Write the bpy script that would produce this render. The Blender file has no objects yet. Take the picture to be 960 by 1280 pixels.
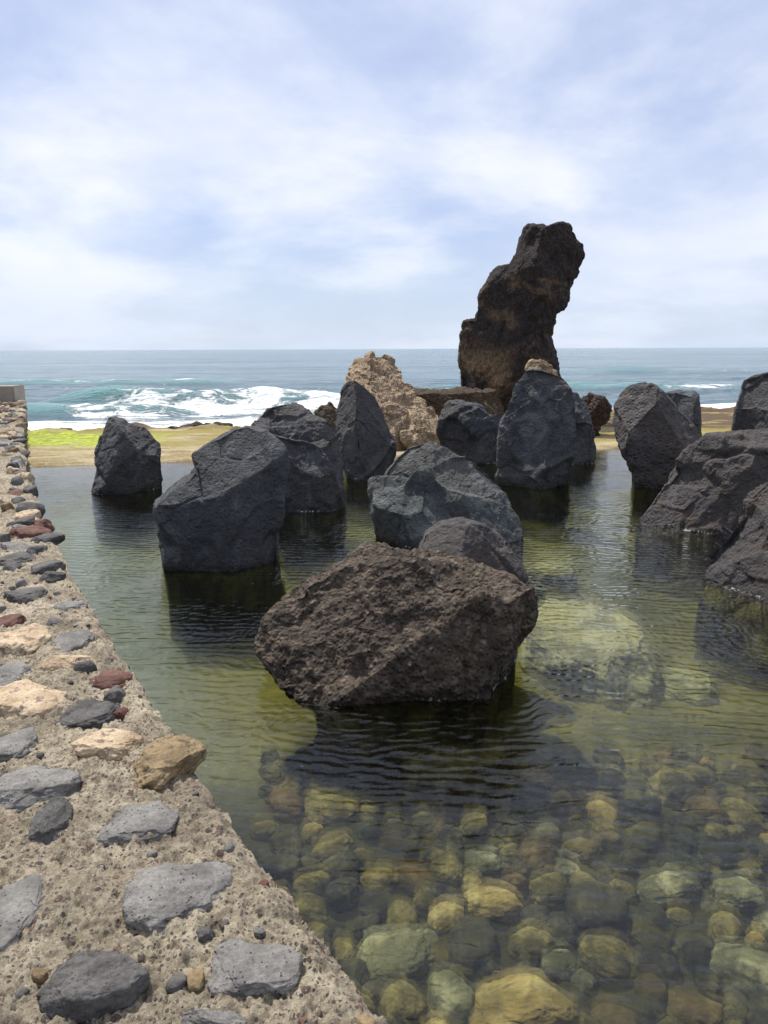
import bpy, math, random
import numpy as np
from math import radians as R, sin, cos, pi

C = bpy.context.scene
COL = C.collection
random.seed(11)

# ------------------------------------------------------------------ camera
H = 1.95                      # eye above the pool water (z = 0)
HW = 0.45                     # wall top above the pool water
PITCH = math.atan(204 / 924)
FPX = 924.0
cam = bpy.data.cameras.new('camera'); camo = bpy.data.objects.new('camera', cam); COL.objects.link(camo)
cam.sensor_fit = 'VERTICAL'; cam.sensor_height = 36; cam.sensor_width = 27; cam.lens = 26
cam.clip_start = 0.05; cam.clip_end = 30000
from mathutils import Matrix, Vector
camo.matrix_world = Matrix.Translation((0, 0, H)) @ Matrix.Rotation(pi / 2 - PITCH, 4, 'X') @ Matrix.Rotation(R(-0.24), 4, 'Z')
C.camera = camo

# ------------------------------------------------------------------ light
SUN_AZ, SUN_EL = R(-34), R(60)        # azimuth from +Y (view direction), negative = left
SKY_STRENGTH = 0.10
w = bpy.data.worlds.new('World'); C.world = w; w.use_nodes = True
nt = w.node_tree; N = nt.nodes; L = nt.links
bg = N['Background']; bg.inputs['Strength'].default_value = SKY_STRENGTH
sky = N.new('ShaderNodeTexSky'); sky.sky_type = 'NISHITA'; sky.sun_disc = False
sky.sun_elevation = SUN_EL; sky.sun_rotation = SUN_AZ
sky.air_density = 1.0; sky.dust_density = 0.6; sky.ozone_density = 2.0
tc = N.new('ShaderNodeTexCoord')
sep = N.new('ShaderNodeSeparateXYZ'); L.new(tc.outputs['Generated'], sep.inputs[0])
def wm(op, a, b=None, c=None, clamp=False):
    n = N.new('ShaderNodeMath'); n.operation = op; n.use_clamp = clamp
    for i, v in enumerate((a, b, c)):
        if v is None: continue
        if hasattr(v, 'links'): L.new(v, n.inputs[i])
        else: n.inputs[i].default_value = v
    return n.outputs[0]
zc = wm('ADD', wm('MAXIMUM', sep.outputs[2], 0.0), 0.26)
comb = N.new('ShaderNodeCombineXYZ')
L.new(wm('DIVIDE', sep.outputs[0], zc), comb.inputs[0]); L.new(wm('DIVIDE', sep.outputs[1], zc), comb.inputs[1])
def wnoise(scale, detail, rough, off, dist=0.0, sq=(1, 1, 1), rot=0.0):
    mp = N.new('ShaderNodeMapping'); mp.inputs['Location'].default_value = off; mp.inputs['Scale'].default_value = sq
    mp.inputs['Rotation'].default_value = (0, 0, rot)
    L.new(comb.outputs[0], mp.inputs[0])
    n = N.new('ShaderNodeTexNoise'); n.inputs['Scale'].default_value = scale; n.inputs['Detail'].default_value = detail
    n.inputs['Roughness'].default_value = rough; n.inputs['Distortion'].default_value = dist
    L.new(mp.outputs[0], n.inputs['Vector']); return n.outputs['Fac']
def wramp(v, a, b):
    n = N.new('ShaderNodeMapRange'); n.interpolation_type = 'SMOOTHSTEP'
    n.inputs[1].default_value = a; n.inputs[2].default_value = b; L.new(v, n.inputs[0]); return n.outputs[0]
def wmix(f, a, b):
    n = N.new('ShaderNodeMix'); n.data_type = 'RGBA'
    if hasattr(f, 'links'): L.new(f, n.inputs[0])
    else: n.inputs[0].default_value = f
    for i, v in ((6, a), (7, b)):
        if hasattr(v, 'links'): L.new(v, n.inputs[i])
        else: n.inputs[i].default_value = (*v, 1)
    return n.outputs[2]
thin = wramp(wnoise(0.85, 7, 0.55, (1.3, 4.1, 0), 0.25, (1.0, 1.0, 1), 0.5), 0.36, 0.68)
puffs = wramp(wnoise(1.0, 8, 0.56, (6.8, 2.4, 0), 0.2), 0.42, 0.66)
veil = wmix(0.62, sky.outputs[0], (4.7, 5.4, 7.9))             # thin high overcast over the blue
c1 = wmix(thin, veil, (6.9, 7.4, 8.7))
c2 = wmix(wm('MULTIPLY', puffs, 0.62), c1, (9.2, 9.3, 9.6))
hz = wramp(sep.outputs[2], 0.16, 0.0)
c3 = wmix(wm('MULTIPLY', hz, 0.55), c2, (5.3, 6.3, 7.7))
L.new(c3, bg.inputs['Color'])

sd = bpy.data.lights.new('sun', 'SUN'); sd.energy = 4.6; sd.angle = R(1.0); sd.color = (1.0, 0.94, 0.85)
so = bpy.data.objects.new('sun', sd); COL.objects.link(so)
sv = Vector((sin(SUN_AZ) * cos(SUN_EL), cos(SUN_AZ) * cos(SUN_EL), sin(SUN_EL)))
so.rotation_euler = sv.to_track_quat('Z', 'Y').to_euler(); so.location = (0, 0, 30)
C.view_settings.view_transform = 'Standard'; C.view_settings.look = 'None'
C.view_settings.exposure = 0.27; C.view_settings.gamma = 1.0; C.view_settings.use_curve_mapping = False
C.render.engine = 'CYCLES'
C.cycles.max_bounces = 8; C.cycles.diffuse_bounces = 2; C.cycles.glossy_bounces = 3
C.cycles.transmission_bounces = 6; C.cycles.transparent_max_bounces = 12
C.cycles.caustics_reflective = False; C.cycles.caustics_refractive = False
C.cycles.use_adaptive_sampling = True; C.cycles.adaptive_threshold = 0.015
C.cycles.use_denoising = True
C.cycles.sample_clamp_indirect = 4.0; C.cycles.sample_clamp_direct = 4.0

# ------------------------------------------------------------------ pixel rays (photo pixels, 960 x 1280)
CP, SP = cos(PITCH), sin(PITCH)
def ray(px, py):
    u = (px - 480) / FPX; v = (640 - py) / FPX
    a = R(-0.24); u, v = u * cos(a) - v * sin(a), u * sin(a) + v * cos(a)
    return np.array([u, CP + v * SP, -SP + v * CP])
def at_z(px, py, z):
    d = ray(px, py); t = (z - H) / d[2]; return d * t + np.array([0, 0, H])

# ------------------------------------------------------------------ noise
def _h(ix, iy, iz, s):
    n = (ix.astype(np.int64) * 374761393 + iy.astype(np.int64) * 668265263 + iz.astype(np.int64) * 2147483647 % 1274126177 + iz.astype(np.int64) * 1274126177 + s * 974711) & 0xffffffff
    n = ((n ^ (n >> 13)) * 1274126177) & 0xffffffff
    n = ((n ^ (n >> 16)) * 2246822519) & 0xffffffff
    return ((n ^ (n >> 15)) & 0xffffff) / float(0xffffff)
def vnoise(p, s=0):
    i = np.floor(p).astype(np.int64); f = p - i; f = f * f * f * (f * (f * 6 - 15) + 10)
    r = 0
    for dx in (0, 1):
        wx = f[:, 0] if dx else 1 - f[:, 0]
        for dy in (0, 1):
            wy = f[:, 1] if dy else 1 - f[:, 1]
            for dz in (0, 1):
                wz = f[:, 2] if dz else 1 - f[:, 2]
                r = r + wx * wy * wz * _h(i[:, 0] + dx, i[:, 1] + dy, i[:, 2] + dz, s)
    return r * 2 - 1
ROT = np.array([[0.36, 0.48, -0.8], [-0.8, 0.6, 0], [0.48, 0.64, 0.6]])
def fbm(p, sc, oct=5, gain=0.5, s=0, ridged=False):
    q = p * sc; a = 1; r = 0; t = 0
    for o in range(oct):
        n = vnoise(q + 17.3 * o, s + o)
        if ridged: n = 1 - 2 * np.abs(n)
        r = r + a * n; t += a; a *= gain; q = (q @ ROT.T) * 2.03
    return r / t
def voro(p, sc, s=0):
    q = p * sc; i = np.floor(q).astype(np.int64)
    f1 = np.full(len(p), 9.0); f2 = np.full(len(p), 9.0); idv = np.zeros(len(p))
    for dx in (-1, 0, 1):
        for dy in (-1, 0, 1):
            for dz in (-1, 0, 1):
                j = i + np.array([dx, dy, dz])
                c = j + np.stack([_h(j[:, 0], j[:, 1], j[:, 2], s + k) for k in (1, 2, 3)], 1)
                d = np.sqrt(((q - c) ** 2).sum(1))
                m = d < f1
                f2 = np.where(m, f1, np.minimum(f2, d))
                idv = np.where(m, _h(j[:, 0], j[:, 1], j[:, 2], s + 9), idv)
                f1 = np.where(m, d, f1)
    return f1, f2, idv
def chips(p, sc, s=0, slope=0.5):
    """tilted flat chips: every cell is a small plane with its own tilt and step"""
    q = p * sc; i = np.floor(q).astype(np.int64); best = np.full(len(p), 9.0); out = np.zeros(len(p)); sec = np.full(len(p), 9.0)
    for dx in (-1, 0, 1):
        for dy in (-1, 0, 1):
            for dz in (-1, 0, 1):
                j = i + np.array([dx, dy, dz])
                hs = [_h(j[:, 0], j[:, 1], j[:, 2], s + k) for k in range(1, 8)]
                c = j + np.stack(hs[:3], 1); dd = q - c; d = np.sqrt((dd ** 2).sum(1))
                tl_ = ((np.stack(hs[3:6], 1) - 0.5) * dd).sum(1) * slope * 2 + (hs[6] - 0.5) * 0.6
                m_ = d < best; sec = np.where(m_, best, np.minimum(sec, d)); out = np.where(m_, tl_, out); best = np.where(m_, d, best)
    return out / sc * sstep(sec - best, -0.02, 0.10)
def sstep(x, a, b):
    t = np.clip((x - a) / (b - a), 0, 1); return t * t * (3 - 2 * t)

# ------------------------------------------------------------------ mesh helpers
def mesh_from(name, v, quads, mat, smooth=True, attrs=None):
    me = bpy.data.meshes.new(name)
    v = np.asarray(v, np.float32); q = np.asarray(quads, np.int32)
    me.vertices.add(len(v)); me.vertices.foreach_set('co', v.ravel())
    k = q.shape[1]
    me.loops.add(q.size); me.loops.foreach_set('vertex_index', q.ravel())
    me.polygons.add(len(q)); me.polygons.foreach_set('loop_start', np.arange(0, q.size, k, dtype=np.int32))
    me.update(calc_edges=True)
    me.polygons.foreach_set('use_smooth', np.full(len(q), smooth))
    if attrs:
        for an, av in attrs.items():
            a = me.attributes.new(an, 'FLOAT', 'POINT'); a.data.foreach_set('value', np.asarray(av, np.float32))
    mats = mat if isinstance(mat, (list, tuple)) else [mat]
    for m in mats: me.materials.append(m)
    me.validate(); return me
def link(name, me, parent=None):
    o = bpy.data.objects.new(name, me); COL.objects.link(o)
    if parent: o.parent = parent
    return o
def tag(o, label=None, cat=None, group=None, kind=None):
    if label: o['label'] = label
    if cat: o['category'] = cat
    if group: o['group'] = group
    if kind: o['kind'] = kind
    return o
def grid_quads(nr, nc):
    a = np.arange(nr * nc).reshape(nr, nc)
    return np.stack([a[:-1, :-1], a[:-1, 1:], a[1:, 1:], a[1:, :-1]], -1).reshape(-1, 4)
_cs = {}
def cube_sphere(n):
    if n in _cs: return _cs[n]
    t = np.tan(np.linspace(-pi / 4, pi / 4, n + 1)); V = []; Q = []; off = 0
    a, b = np.meshgrid(t, t, indexing='ij'); a = a.ravel(); b = b.ravel(); o = np.ones_like(a)
    for f in ((a, b, o), (b, a, -o), (o, a, b), (-o, b, a), (b, o, a), (a, -o, b)):
        V.append(np.stack(f, 1)); Q.append(grid_quads(n + 1, n + 1) + off); off += len(a)
    V = np.concatenate(V); Q = np.concatenate(Q)
    key = np.round(V * 1e5).astype(np.int64)
    _, idx, inv = np.unique(key, axis=0, return_index=True, return_inverse=True)
    V = V[idx]; Q = inv.ravel()[Q]
    V = V / np.linalg.norm(V, axis=1)[:, None]
    c = V[Q].mean(1); nn = np.cross(V[Q[:, 1]] - V[Q[:, 0]], V[Q[:, 2]] - V[Q[:, 0]])
    flip = (nn * c).sum(1) < 0; Q[flip] = Q[flip][:, ::-1]
    _cs[n] = (V, Q); return _cs[n]
def vnormals(v, q):
    fn = np.cross(v[q[:, 2]] - v[q[:, 0]], v[q[:, 3]] - v[q[:, 1]])
    n = np.zeros_like(v)
    for k in range(4): 
        for c in range(3): n[:, c] += np.bincount(q[:, k], fn[:, c], len(v))
    return n / np.maximum(np.linalg.norm(n, axis=1), 1e-12)[:, None]
def cut(v, planes, soft=0.0):
    """press the shape flat against planes given as (nx, ny, nz, fraction of the support)"""
    for (nx, ny, nz, fr) in planes:
        n = np.array([nx, ny, nz], float); n /= np.linalg.norm(n)
        s = v @ n; ext = s.max(); mn = s.min(); d = mn + (ext - mn) * fr
        over = np.clip(s - d, 0, None); v = v - n * (over * 0.995)[:, None]
    return v

# ------------------------------------------------------------------ materials
class M:
    def __init__(s, name):
        s.m = bpy.data.materials.new(name); s.m.use_nodes = True; s.nt = s.m.node_tree
        s.b = s.nt.nodes['Principled BSDF']; s.out = s.nt.nodes['Material Output']
        s.tc = s.nt.nodes.new('ShaderNodeTexCoord'); s.geo = s.nt.nodes.new('ShaderNodeNewGeometry')
        s.P = s.geo.outputs['Position']; s.O = s.tc.outputs['Object']
    def n(s, t): return s.nt.nodes.new(t)
    def l(s, a, b): s.nt.links.new(a, b)
    def put(s, v, inp):
        if hasattr(v, 'links'): s.l(v, inp)
        elif isinstance(v, (tuple, list)) and len(inp.default_value) == 4: inp.default_value = (*v[:3], 1)
        else: inp.default_value = v
    def noise(s, scale, detail=6, rough=0.6, vec=None, dist=0.0, col=False):
        n = s.n('ShaderNodeTexNoise'); n.inputs['Scale'].default_value = scale; n.inputs['Detail'].default_value = detail
        n.inputs['Roughness'].default_value = rough; n.inputs['Distortion'].default_value = dist
        s.l(vec or s.P, n.inputs['Vector']); return n.outputs['Color' if col else 'Fac']
    def voro(s, scale, feat='F1', out='Distance', vec=None, rnd=1.0):
        n = s.n('ShaderNodeTexVoronoi'); n.feature = feat; n.inputs['Scale'].default_value = scale
        n.inputs['Randomness'].default_value = rnd
        s.l(vec or s.P, n.inputs['Vector']); return n.outputs[out]
    def ramp(s, v, a, b, lo=0.0, hi=1.0, smooth=True):
        n = s.n('ShaderNodeMapRange'); n.interpolation_type = 'SMOOTHSTEP' if smooth else 'LINEAR'
        n.inputs[1].default_value = a; n.inputs[2].default_value = b
        n.inputs[3].default_value = lo; n.inputs[4].default_value = hi
        s.l(v, n.inputs[0]); return n.outputs[0]
    def mix(s, f, a, b, mode='MIX'):
        n = s.n('ShaderNodeMix'); n.data_type = 'RGBA'; n.blend_type = mode
        s.put(f, n.inputs[0]); s.put(a, n.inputs[6]); s.put(b, n.inputs[7]); return n.outputs[2]
    def math(s, op, a, b=None, clamp=False):
        n = s.n('ShaderNodeMath'); n.operation = op; n.use_clamp = clamp
        s.put(a, n.inputs[0])
        if b is not None: s.put(b, n.inputs[1])
        return n.outputs[0]
    def vmap(s, vec, scale=(1, 1, 1), rot=(0, 0, 0), loc=(0, 0, 0)):
        n = s.n('ShaderNodeMapping'); n.inputs['Scale'].default_value = scale; n.inputs['Rotation'].default_value = rot
        n.inputs['Location'].default_value = loc; s.l(vec, n.inputs[0]); return n.outputs[0]
    def xyz(s, vec, k):
        n = s.n('ShaderNodeSeparateXYZ'); s.l(vec, n.inputs[0]); return n.outputs[k]
    def attr(s, name):
        n = s.n('ShaderNodeAttribute'); n.attribute_name = name; return n.outputs['Fac']
    def bump(s, h, dist, strength=1.0, normal=None):
        n = s.n('ShaderNodeBump'); n.inputs['Strength'].default_value = strength; n.inputs['Distance'].default_value = dist
        s.l(h, n.inputs['Height'])
        if normal is not None: s.l(normal, n.inputs['Normal'])
        return n.outputs[0]
    def rnd(s):
        n = s.n('ShaderNodeObjectInfo'); return n.outputs['Random']

def wet_and_algae(m, col, rough, algae=(0.11, 0.11, 0.028), barn=True):
    """wet dark band at the waterline, thin salt line, green growth on what is under water"""
    z = m.xyz(m.P, 2)
    zz = m.math('ADD', z, m.math('MULTIPLY', m.math('SUBTRACT', m.noise(6, 4), 0.5), 0.09))
    wet = m.ramp(zz, 0.09, 0.02)
    col = m.mix(wet, col, m.mix(1.0, col, (0.42, 0.42, 0.42), 'MULTIPLY'))
    under = m.ramp(zz, 0.0, -0.05)
    al = m.mix(m.noise(9, 5), algae, tuple(c * 2.6 for c in algae))
    col = m.mix(under, col, m.mix(m.ramp(m.noise(3.5, 6), 0.42, 0.62), (0.05, 0.05, 0.022), al))
    if barn:
        line = m.math('MULTIPLY', m.ramp(z, 0.03, 0.016), m.ramp(z, 0.0, 0.006))
        sp = m.math('MULTIPLY', line, m.math('MULTIPLY', m.ramp(m.noise(38, 3), 0.53, 0.62), m.ramp(m.noise(2.2, 3), 0.47, 0.6)))
        col = m.mix(sp, col, (0.45, 0.47, 0.46))
    rough = m.math('SUBTRACT', rough, m.math('MULTIPLY', wet, 0.4))
    return col, rough

def basalt(name, dark, mid, light, brown=0.0, pit=1.0, coarse=1.0):
    m = M(name)
    a = m.noise(1.3, 8, 0.6); b = m.noise(7, 9, 0.65); c = m.noise(55, 6, 0.7)
    col = m.mix(m.ramp(a, 0.35, 0.65), dark, mid)
    col = m.mix(m.math('MULTIPLY', m.ramp(b, 0.48, 0.72), 0.7), col, light)
    col = m.mix(m.math('MULTIPLY', m.ramp(c, 0.35, 0.7), 0.5), col, tuple(x * 0.55 for x in dark))
    if brown:
        col = m.mix(m.math('MULTIPLY', m.ramp(m.noise(2.1, 6, 0.6, dist=0.6), 0.5, 0.66), brown), col, (0.10, 0.068, 0.05))
    col = m.mix(m.math('MULTIPLY', m.ramp(m.noise(2.4, 9, 0.68, dist=0.8), 0.52, 0.68), 0.55), col, tuple(x * 1.25 for x in light))
    col = m.mix(m.math('MULTIPLY', m.ramp(m.noise(0.9, 4, 0.5, vec=m.vmap(m.P, loc=(5, 2, 1))), 0.45, 0.6), 0.35), col, (0.075, 0.06, 0.052))
    # pale mineral bloom in streaks and fine specks
    vm = m.vmap(m.P, (1.0, 1.0, 0.35), (0.2, 0.5, 0))
    st = m.math('MULTIPLY', m.ramp(m.noise(9, 7, 0.7, vec=vm), 0.56, 0.74), 0.45)
    col = m.mix(st, col, (0.13, 0.135, 0.15))
    col = m.mix(m.math('MULTIPLY', m.ramp(m.noise(130, 2), 0.67, 0.74), 0.6), col, (0.2, 0.2, 0.2))
    col, rg = wet_and_algae(m, col, m.ramp(b, 0.3, 0.7, 0.62, 0.88))
    m.put(col, m.b.inputs['Base Color']); m.put(rg, m.b.inputs['Roughness'])
    h = m.math('ADD', m.math('MULTIPLY', m.noise(14, 10, 0.68), 1.0), m.math('MULTIPLY', m.ramp(m.voro(26 * coarse), 0.0, 0.5), 0.22 * pit))
    h2 = m.math('ADD', h, m.math('MULTIPLY', m.noise(110, 4, 0.7), 0.12))
    cr = m.ramp(m.voro(1.7, 'DISTANCE_TO_EDGE', vec=m.mix(0.35, m.P, m.noise(3, 5, col=True))), 0.0, 0.018)
    h3 = m.math('ADD', h2, m.math('MULTIPLY', cr, 0.14))
    m.put(m.bump(h3, 0.045, 1.0), m.b.inputs['Normal']); m.b.inputs['Specular IOR Level'].default_value = 0.35
    return m.m
def scoria(name, dark, mid, light, tan=0.0, tanz=None):
    m = M(name)
    a = m.noise(1.9, 8, 0.62, dist=0.4); b = m.noise(12, 9, 0.7); v = m.voro(22, 'F1')
    col = m.mix(m.ramp(a, 0.38, 0.62), dark, mid)
    col = m.mix(m.math('MULTIPLY', m.ramp(b, 0.46, 0.7), 0.75), col, light)
    col = m.mix(m.math('MULTIPLY', m.ramp(v, 0.36, 0.62), 0.45), col, tuple(x * 0.5 for x in dark))
    col = m.mix(m.math('MULTIPLY', m.ramp(m.noise(80, 3), 0.6, 0.72), 0.5), col, (0.22, 0.19, 0.16))
    if tan:
        z = m.xyz(m.P, 2)
        t = m.ramp(m.noise(1.1, 7, 0.66, dist=0.7), 0.53, 0.62)
        if tanz: t = m.math('MAXIMUM', m.math('MULTIPLY', t, 0.35), m.math('MULTIPLY', m.ramp(z, tanz[1], tanz[0]), m.math('MULTIPLY', m.ramp(m.noise(0.8, 6, 0.6), 0.42, 0.52), m.ramp(m.math('ADD', m.xyz(m.P, 0), m.noise(2, 4)), 4.1, 3.3))))
        col = m.mix(m.math('MULTIPLY', t, tan), col, m.mix(m.ramp(b, 0.35, 0.65), (0.14, 0.09, 0.05), (0.36, 0.25, 0.14)))
    col, rg = wet_and_algae(m, col, 0.85)
    m.put(col, m.b.inputs['Base Color']); m.put(rg, m.b.inputs['Roughness'])
    h = m.math('ADD', m.noise(18, 10, 0.75), m.math('MULTIPLY', m.ramp(m.voro(34), 0.0, 0.6), -0.6))
    m.put(m.bump(h, 0.06, 1.0), m.b.inputs['Normal']); m.b.inputs['Specular IOR Level'].default_value = 0.25
    return m.m
MAT = {}
MAT['basalt'] = basalt('dark_basalt', (0.032, 0.034, 0.040), (0.060, 0.063, 0.072), (0.115, 0.12, 0.13))
MAT['basalt_brown'] = basalt('brown_tinged_basalt', (0.036, 0.034, 0.037), (0.065, 0.06, 0.062), (0.12, 0.11, 0.108), brown=0.55)
MAT['basalt_grey'] = basalt('grey_green_basalt', (0.045, 0.052, 0.056), (0.085, 0.097, 0.10), (0.18, 0.20, 0.195))
MAT['basalt_pitted'] = basalt('pitted_basalt', (0.032, 0.031, 0.035), (0.062, 0.057, 0.06), (0.13, 0.12, 0.115), brown=0.4, pit=3.0, coarse=0.7)
MAT['basalt_smooth'] = basalt('smooth_purple_grey_basalt', (0.045, 0.042, 0.044), (0.07, 0.064, 0.064), (0.115, 0.106, 0.10), brown=0.4, pit=0.8)
MAT['scoria_front'] = scoria('brown_scoria', (0.07, 0.056, 0.046), (0.155, 0.12, 0.09), (0.34, 0.27, 0.20))
MAT['scoria_dark'] = scoria('black_lava', (0.024, 0.020, 0.023), (0.042, 0.033, 0.034), (0.085, 0.066, 0.06), tan=0.9, tanz=(1.2, 2.5))
MAT['scoria_tan'] = scoria('tan_rubble', (0.32, 0.22, 0.14), (0.50, 0.38, 0.25), (0.68, 0.57, 0.41))
MAT['scoria_red'] = scoria('dark_red_lava', (0.04, 0.028, 0.026), (0.07, 0.045, 0.038), (0.16, 0.115, 0.08))
MAT['reef'] = scoria('brown_reef_rock', (0.07, 0.05, 0.035), (0.11, 0.08, 0.055), (0.18, 0.13, 0.09))

def stone_mat(name, c1, c2, pits=1.0, spots=None):
    m = M(name)
    r = m.rnd(); ob = m.n('ShaderNodeVectorMath'); ob.operation = 'ADD'; m.l(m.O, ob.inputs[0]); m.l(r, ob.inputs[1])
    V = m.P
    a = m.noise(9, 8, 0.62, vec=V); f = m.noise(90, 6, 0.7, vec=V); v = m.voro(70, vec=V)
    col = m.mix(m.ramp(a, 0.36, 0.64), c1, c2)
    col = m.mix(m.math('MULTIPLY', m.ramp(f, 0.4, 0.68), 0.55), col, tuple(x * 0.6 for x in c1))
    hole = m.math('MULTIPLY', m.ramp(v, 0.24, 0.12), m.ramp(m.noise(14, 3, vec=V), 0.45, 0.55))
    col = m.mix(m.math('MULTIPLY', hole, 0.8 * pits), col, tuple(x * 0.25 for x in c1))
    if spots: col = m.mix(m.ramp(m.noise(22, 5, 0.6, vec=V), 0.56, 0.6), col, spots)
    col = m.mix(m.math('MULTIPLY', m.ramp(m.noise(240, 2, vec=V), 0.66, 0.74), 0.5), col, tuple(min(x * 3, 0.6) for x in c2))
    m.put(col, m.b.inputs['Base Color']); m.b.inputs['Roughness'].default_value = 0.8
    h = m.math('SUBTRACT', m.noise(60, 8, 0.7, vec=V), m.math('MULTIPLY', hole, 0.9 * pits))
    m.put(m.bump(h, 0.006, 1.0), m.b.inputs['Normal']); m.b.inputs['Specular IOR Level'].default_value = 0.3
    return m.m
MAT['st_grey'] = stone_mat('grey_basalt_stone', (0.115, 0.11, 0.105), (0.23, 0.22, 0.205))
MAT['st_dark'] = stone_mat('dark_basalt_stone', (0.055, 0.052, 0.05), (0.12, 0.115, 0.11), 0.5)
MAT['st_cream'] = stone_mat('cream_stone', (0.36, 0.26, 0.16), (0.52, 0.42, 0.29), 0.6, (0.20, 0.14, 0.11))
MAT['st_red'] = stone_mat('dark_red_scoria_stone', (0.085, 0.038, 0.03), (0.15, 0.075, 0.055))
MAT['st_ochre'] = stone_mat('ochre_brown_stone', (0.15, 0.105, 0.055), (0.27, 0.20, 0.11), 0.8, (0.09, 0.07, 0.045))

# mortar of the wall: pinkish tan conglomerate with dark pebbles and white grains
m = M('weathered_pebble_mortar')
a = m.noise(3.2, 8, 0.62); b = m.noise(28, 9, 0.7); vc = m.voro(75, 'F1', 'Color'); vd = m.voro(75, 'F1')
col = m.mix(m.ramp(a, 0.36, 0.64), (0.275, 0.235, 0.17), (0.45, 0.395, 0.29))
col = m.mix(m.math('MULTIPLY', m.ramp(b, 0.42, 0.66), 0.8), col, (0.15, 0.12, 0.09))
peb = m.math('MULTIPLY', m.ramp(vd, 0.42, 0.34), m.ramp(m.xyz(vc, 0), 0.62, 0.66))
col = m.mix(peb, col, m.mix(m.xyz(vc, 1), (0.06, 0.055, 0.055), (0.18, 0.15, 0.13)))
vc2 = m.voro(32, 'F1', 'Color'); vd2 = m.voro(32, 'F1')
peb2 = m.math('MULTIPLY', m.ramp(vd2, 0.40, 0.33), m.ramp(m.xyz(vc2, 0), 0.83, 0.86))
col = m.mix(peb2, col, m.mix(m.xyz(vc2, 1), (0.07, 0.065, 0.065), (0.22, 0.13, 0.10)))
col = m.mix(m.math('MULTIPLY', m.ramp(m.noise(170, 3), 0.60, 0.70), 0.7), col, (0.66, 0.60, 0.52))
col = m.mix(m.math('MULTIPLY', m.ramp(m.noise(120, 4), 0.46, 0.34), 0.75), col, (0.07, 0.055, 0.045))
col = m.mix(m.math('MULTIPLY', m.ramp(m.noise(2.0, 4, vec=m.vmap(m.P, loc=(3, 1, 0))), 0.58, 0.7), 0.5), col, (0.55, 0.46, 0.38))
col = m.mix(m.math('MULTIPLY', m.ramp(m.noise(5.5, 8, 0.7), 0.5, 0.66), 0.6), col, (0.15, 0.125, 0.10))
z = m.xyz(m.P, 2)
zz = m.math('ADD', z, m.math('MULTIPLY', m.math('SUBTRACT', m.noise(5, 4), 0.5), 0.2))
col = m.mix(m.ramp(zz, 0.25, 0.05), col, (0.06, 0.075, 0.02))
m.put(col, m.b.inputs['Base Color']); m.b.inputs['Roughness'].default_value = 0.9; m.b.inputs['Specular IOR Level'].default_value = 0.2
hh = m.math('ADD', m.noise(45, 10, 0.75), m.math('MULTIPLY', m.math('ADD', peb, peb2), 0.35))
m.put(m.bump(hh, 0.016, 1.0), m.b.inputs['Normal']); MAT['mortar'] = m.m

m = M('grey_concrete')
col = m.mix(m.noise(4, 8), (0.16, 0.14, 0.12), (0.30, 0.26, 0.22)); m.put(col, m.b.inputs['Base Color'])
m.put(m.bump(m.noise(30, 8, 0.7), 0.01), m.b.inputs['Normal']); m.b.inputs['Roughness'].default_value = 0.9; MAT['concrete'] = m.m

# submerged cobbles
def cobble_mat(name, c1, c2, c3):
    m = M(name)
    r = m.rnd(); a = m.noise(7, 8, 0.68, dist=0.5); b = m.noise(20, 7, 0.65)
    base = m.mix(r, c1, c2)
    col = m.mix(m.ramp(a, 0.46, 0.64), base, c3)
    col = m.mix(m.math('MULTIPLY', m.ramp(m.noise(3.1, 6, 0.6, vec=m.vmap(m.P, loc=(7, 3, 2))), 0.48, 0.62), 0.65), col, (0.05, 0.052, 0.02))
    col = m.mix(m.math('MULTIPLY', m.ramp(b, 0.45, 0.7), 0.7), col, m.mix(1.0, base, (0.4, 0.4, 0.35), 'MULTIPLY'))
    m.put(col, m.b.inputs['Base Color']); m.b.inputs['Roughness'].default_value = 0.8; m.b.inputs['Specular IOR Level'].default_value = 0.1
    m.put(m.bump(m.noise(30, 8, 0.7), 0.012), m.b.inputs['Normal']); return m.m
MAT['cob_olive'] = cobble_mat('olive_cobble', (0.085, 0.075, 0.026), (0.19, 0.165, 0.055), (0.38, 0.33, 0.12))
MAT['cob_dark'] = cobble_mat('dark_cobble', (0.035, 0.038, 0.028), (0.085, 0.082, 0.05), (0.20, 0.185, 0.085))
MAT['cob_gold'] = cobble_mat('golden_cobble', (0.26, 0.19, 0.055), (0.42, 0.32, 0.10), (0.66, 0.55, 0.22))
MAT['cob_pale'] = cobble_mat('pale_green_cobble', (0.13, 0.135, 0.065), (0.23, 0.235, 0.12), (0.50, 0.49, 0.28))
MAT['slab_sand'] = cobble_mat('sand_dusted_slab', (0.44, 0.43, 0.19), (0.52, 0.51, 0.24), (0.64, 0.62, 0.34))
MAT['cob_brown'] = cobble_mat('brown_cobble', (0.11, 0.075, 0.03), (0.20, 0.14, 0.055), (0.30, 0.23, 0.09))

# ------------------------------------------------------------------ wall line (edge of the wall top on the pool side)
_ep = [(480, 1280), (345, 1090), (235, 940), (160, 830), (80, 700), (40, 600), (30, 502)]
_ew = np.array([at_z(x, y, HW)[:2] for x, y in _ep])
_ctl = np.vstack([[2.35, -2.4], _ew])
def edge_x(y):
    y = np.asarray(y, float)
    # monotone smooth curve through the control points: a fitted cubic
    c = np.polyfit(_ctl[:, 1], _ctl[:, 0], 3, w=[0.3, 12, 8, 6, 4, 3, 2, 1.5])
    return np.polyval(c, y)
Y0, Y1 = -2.4, float(_ew[-1, 1]) + 0.3

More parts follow.
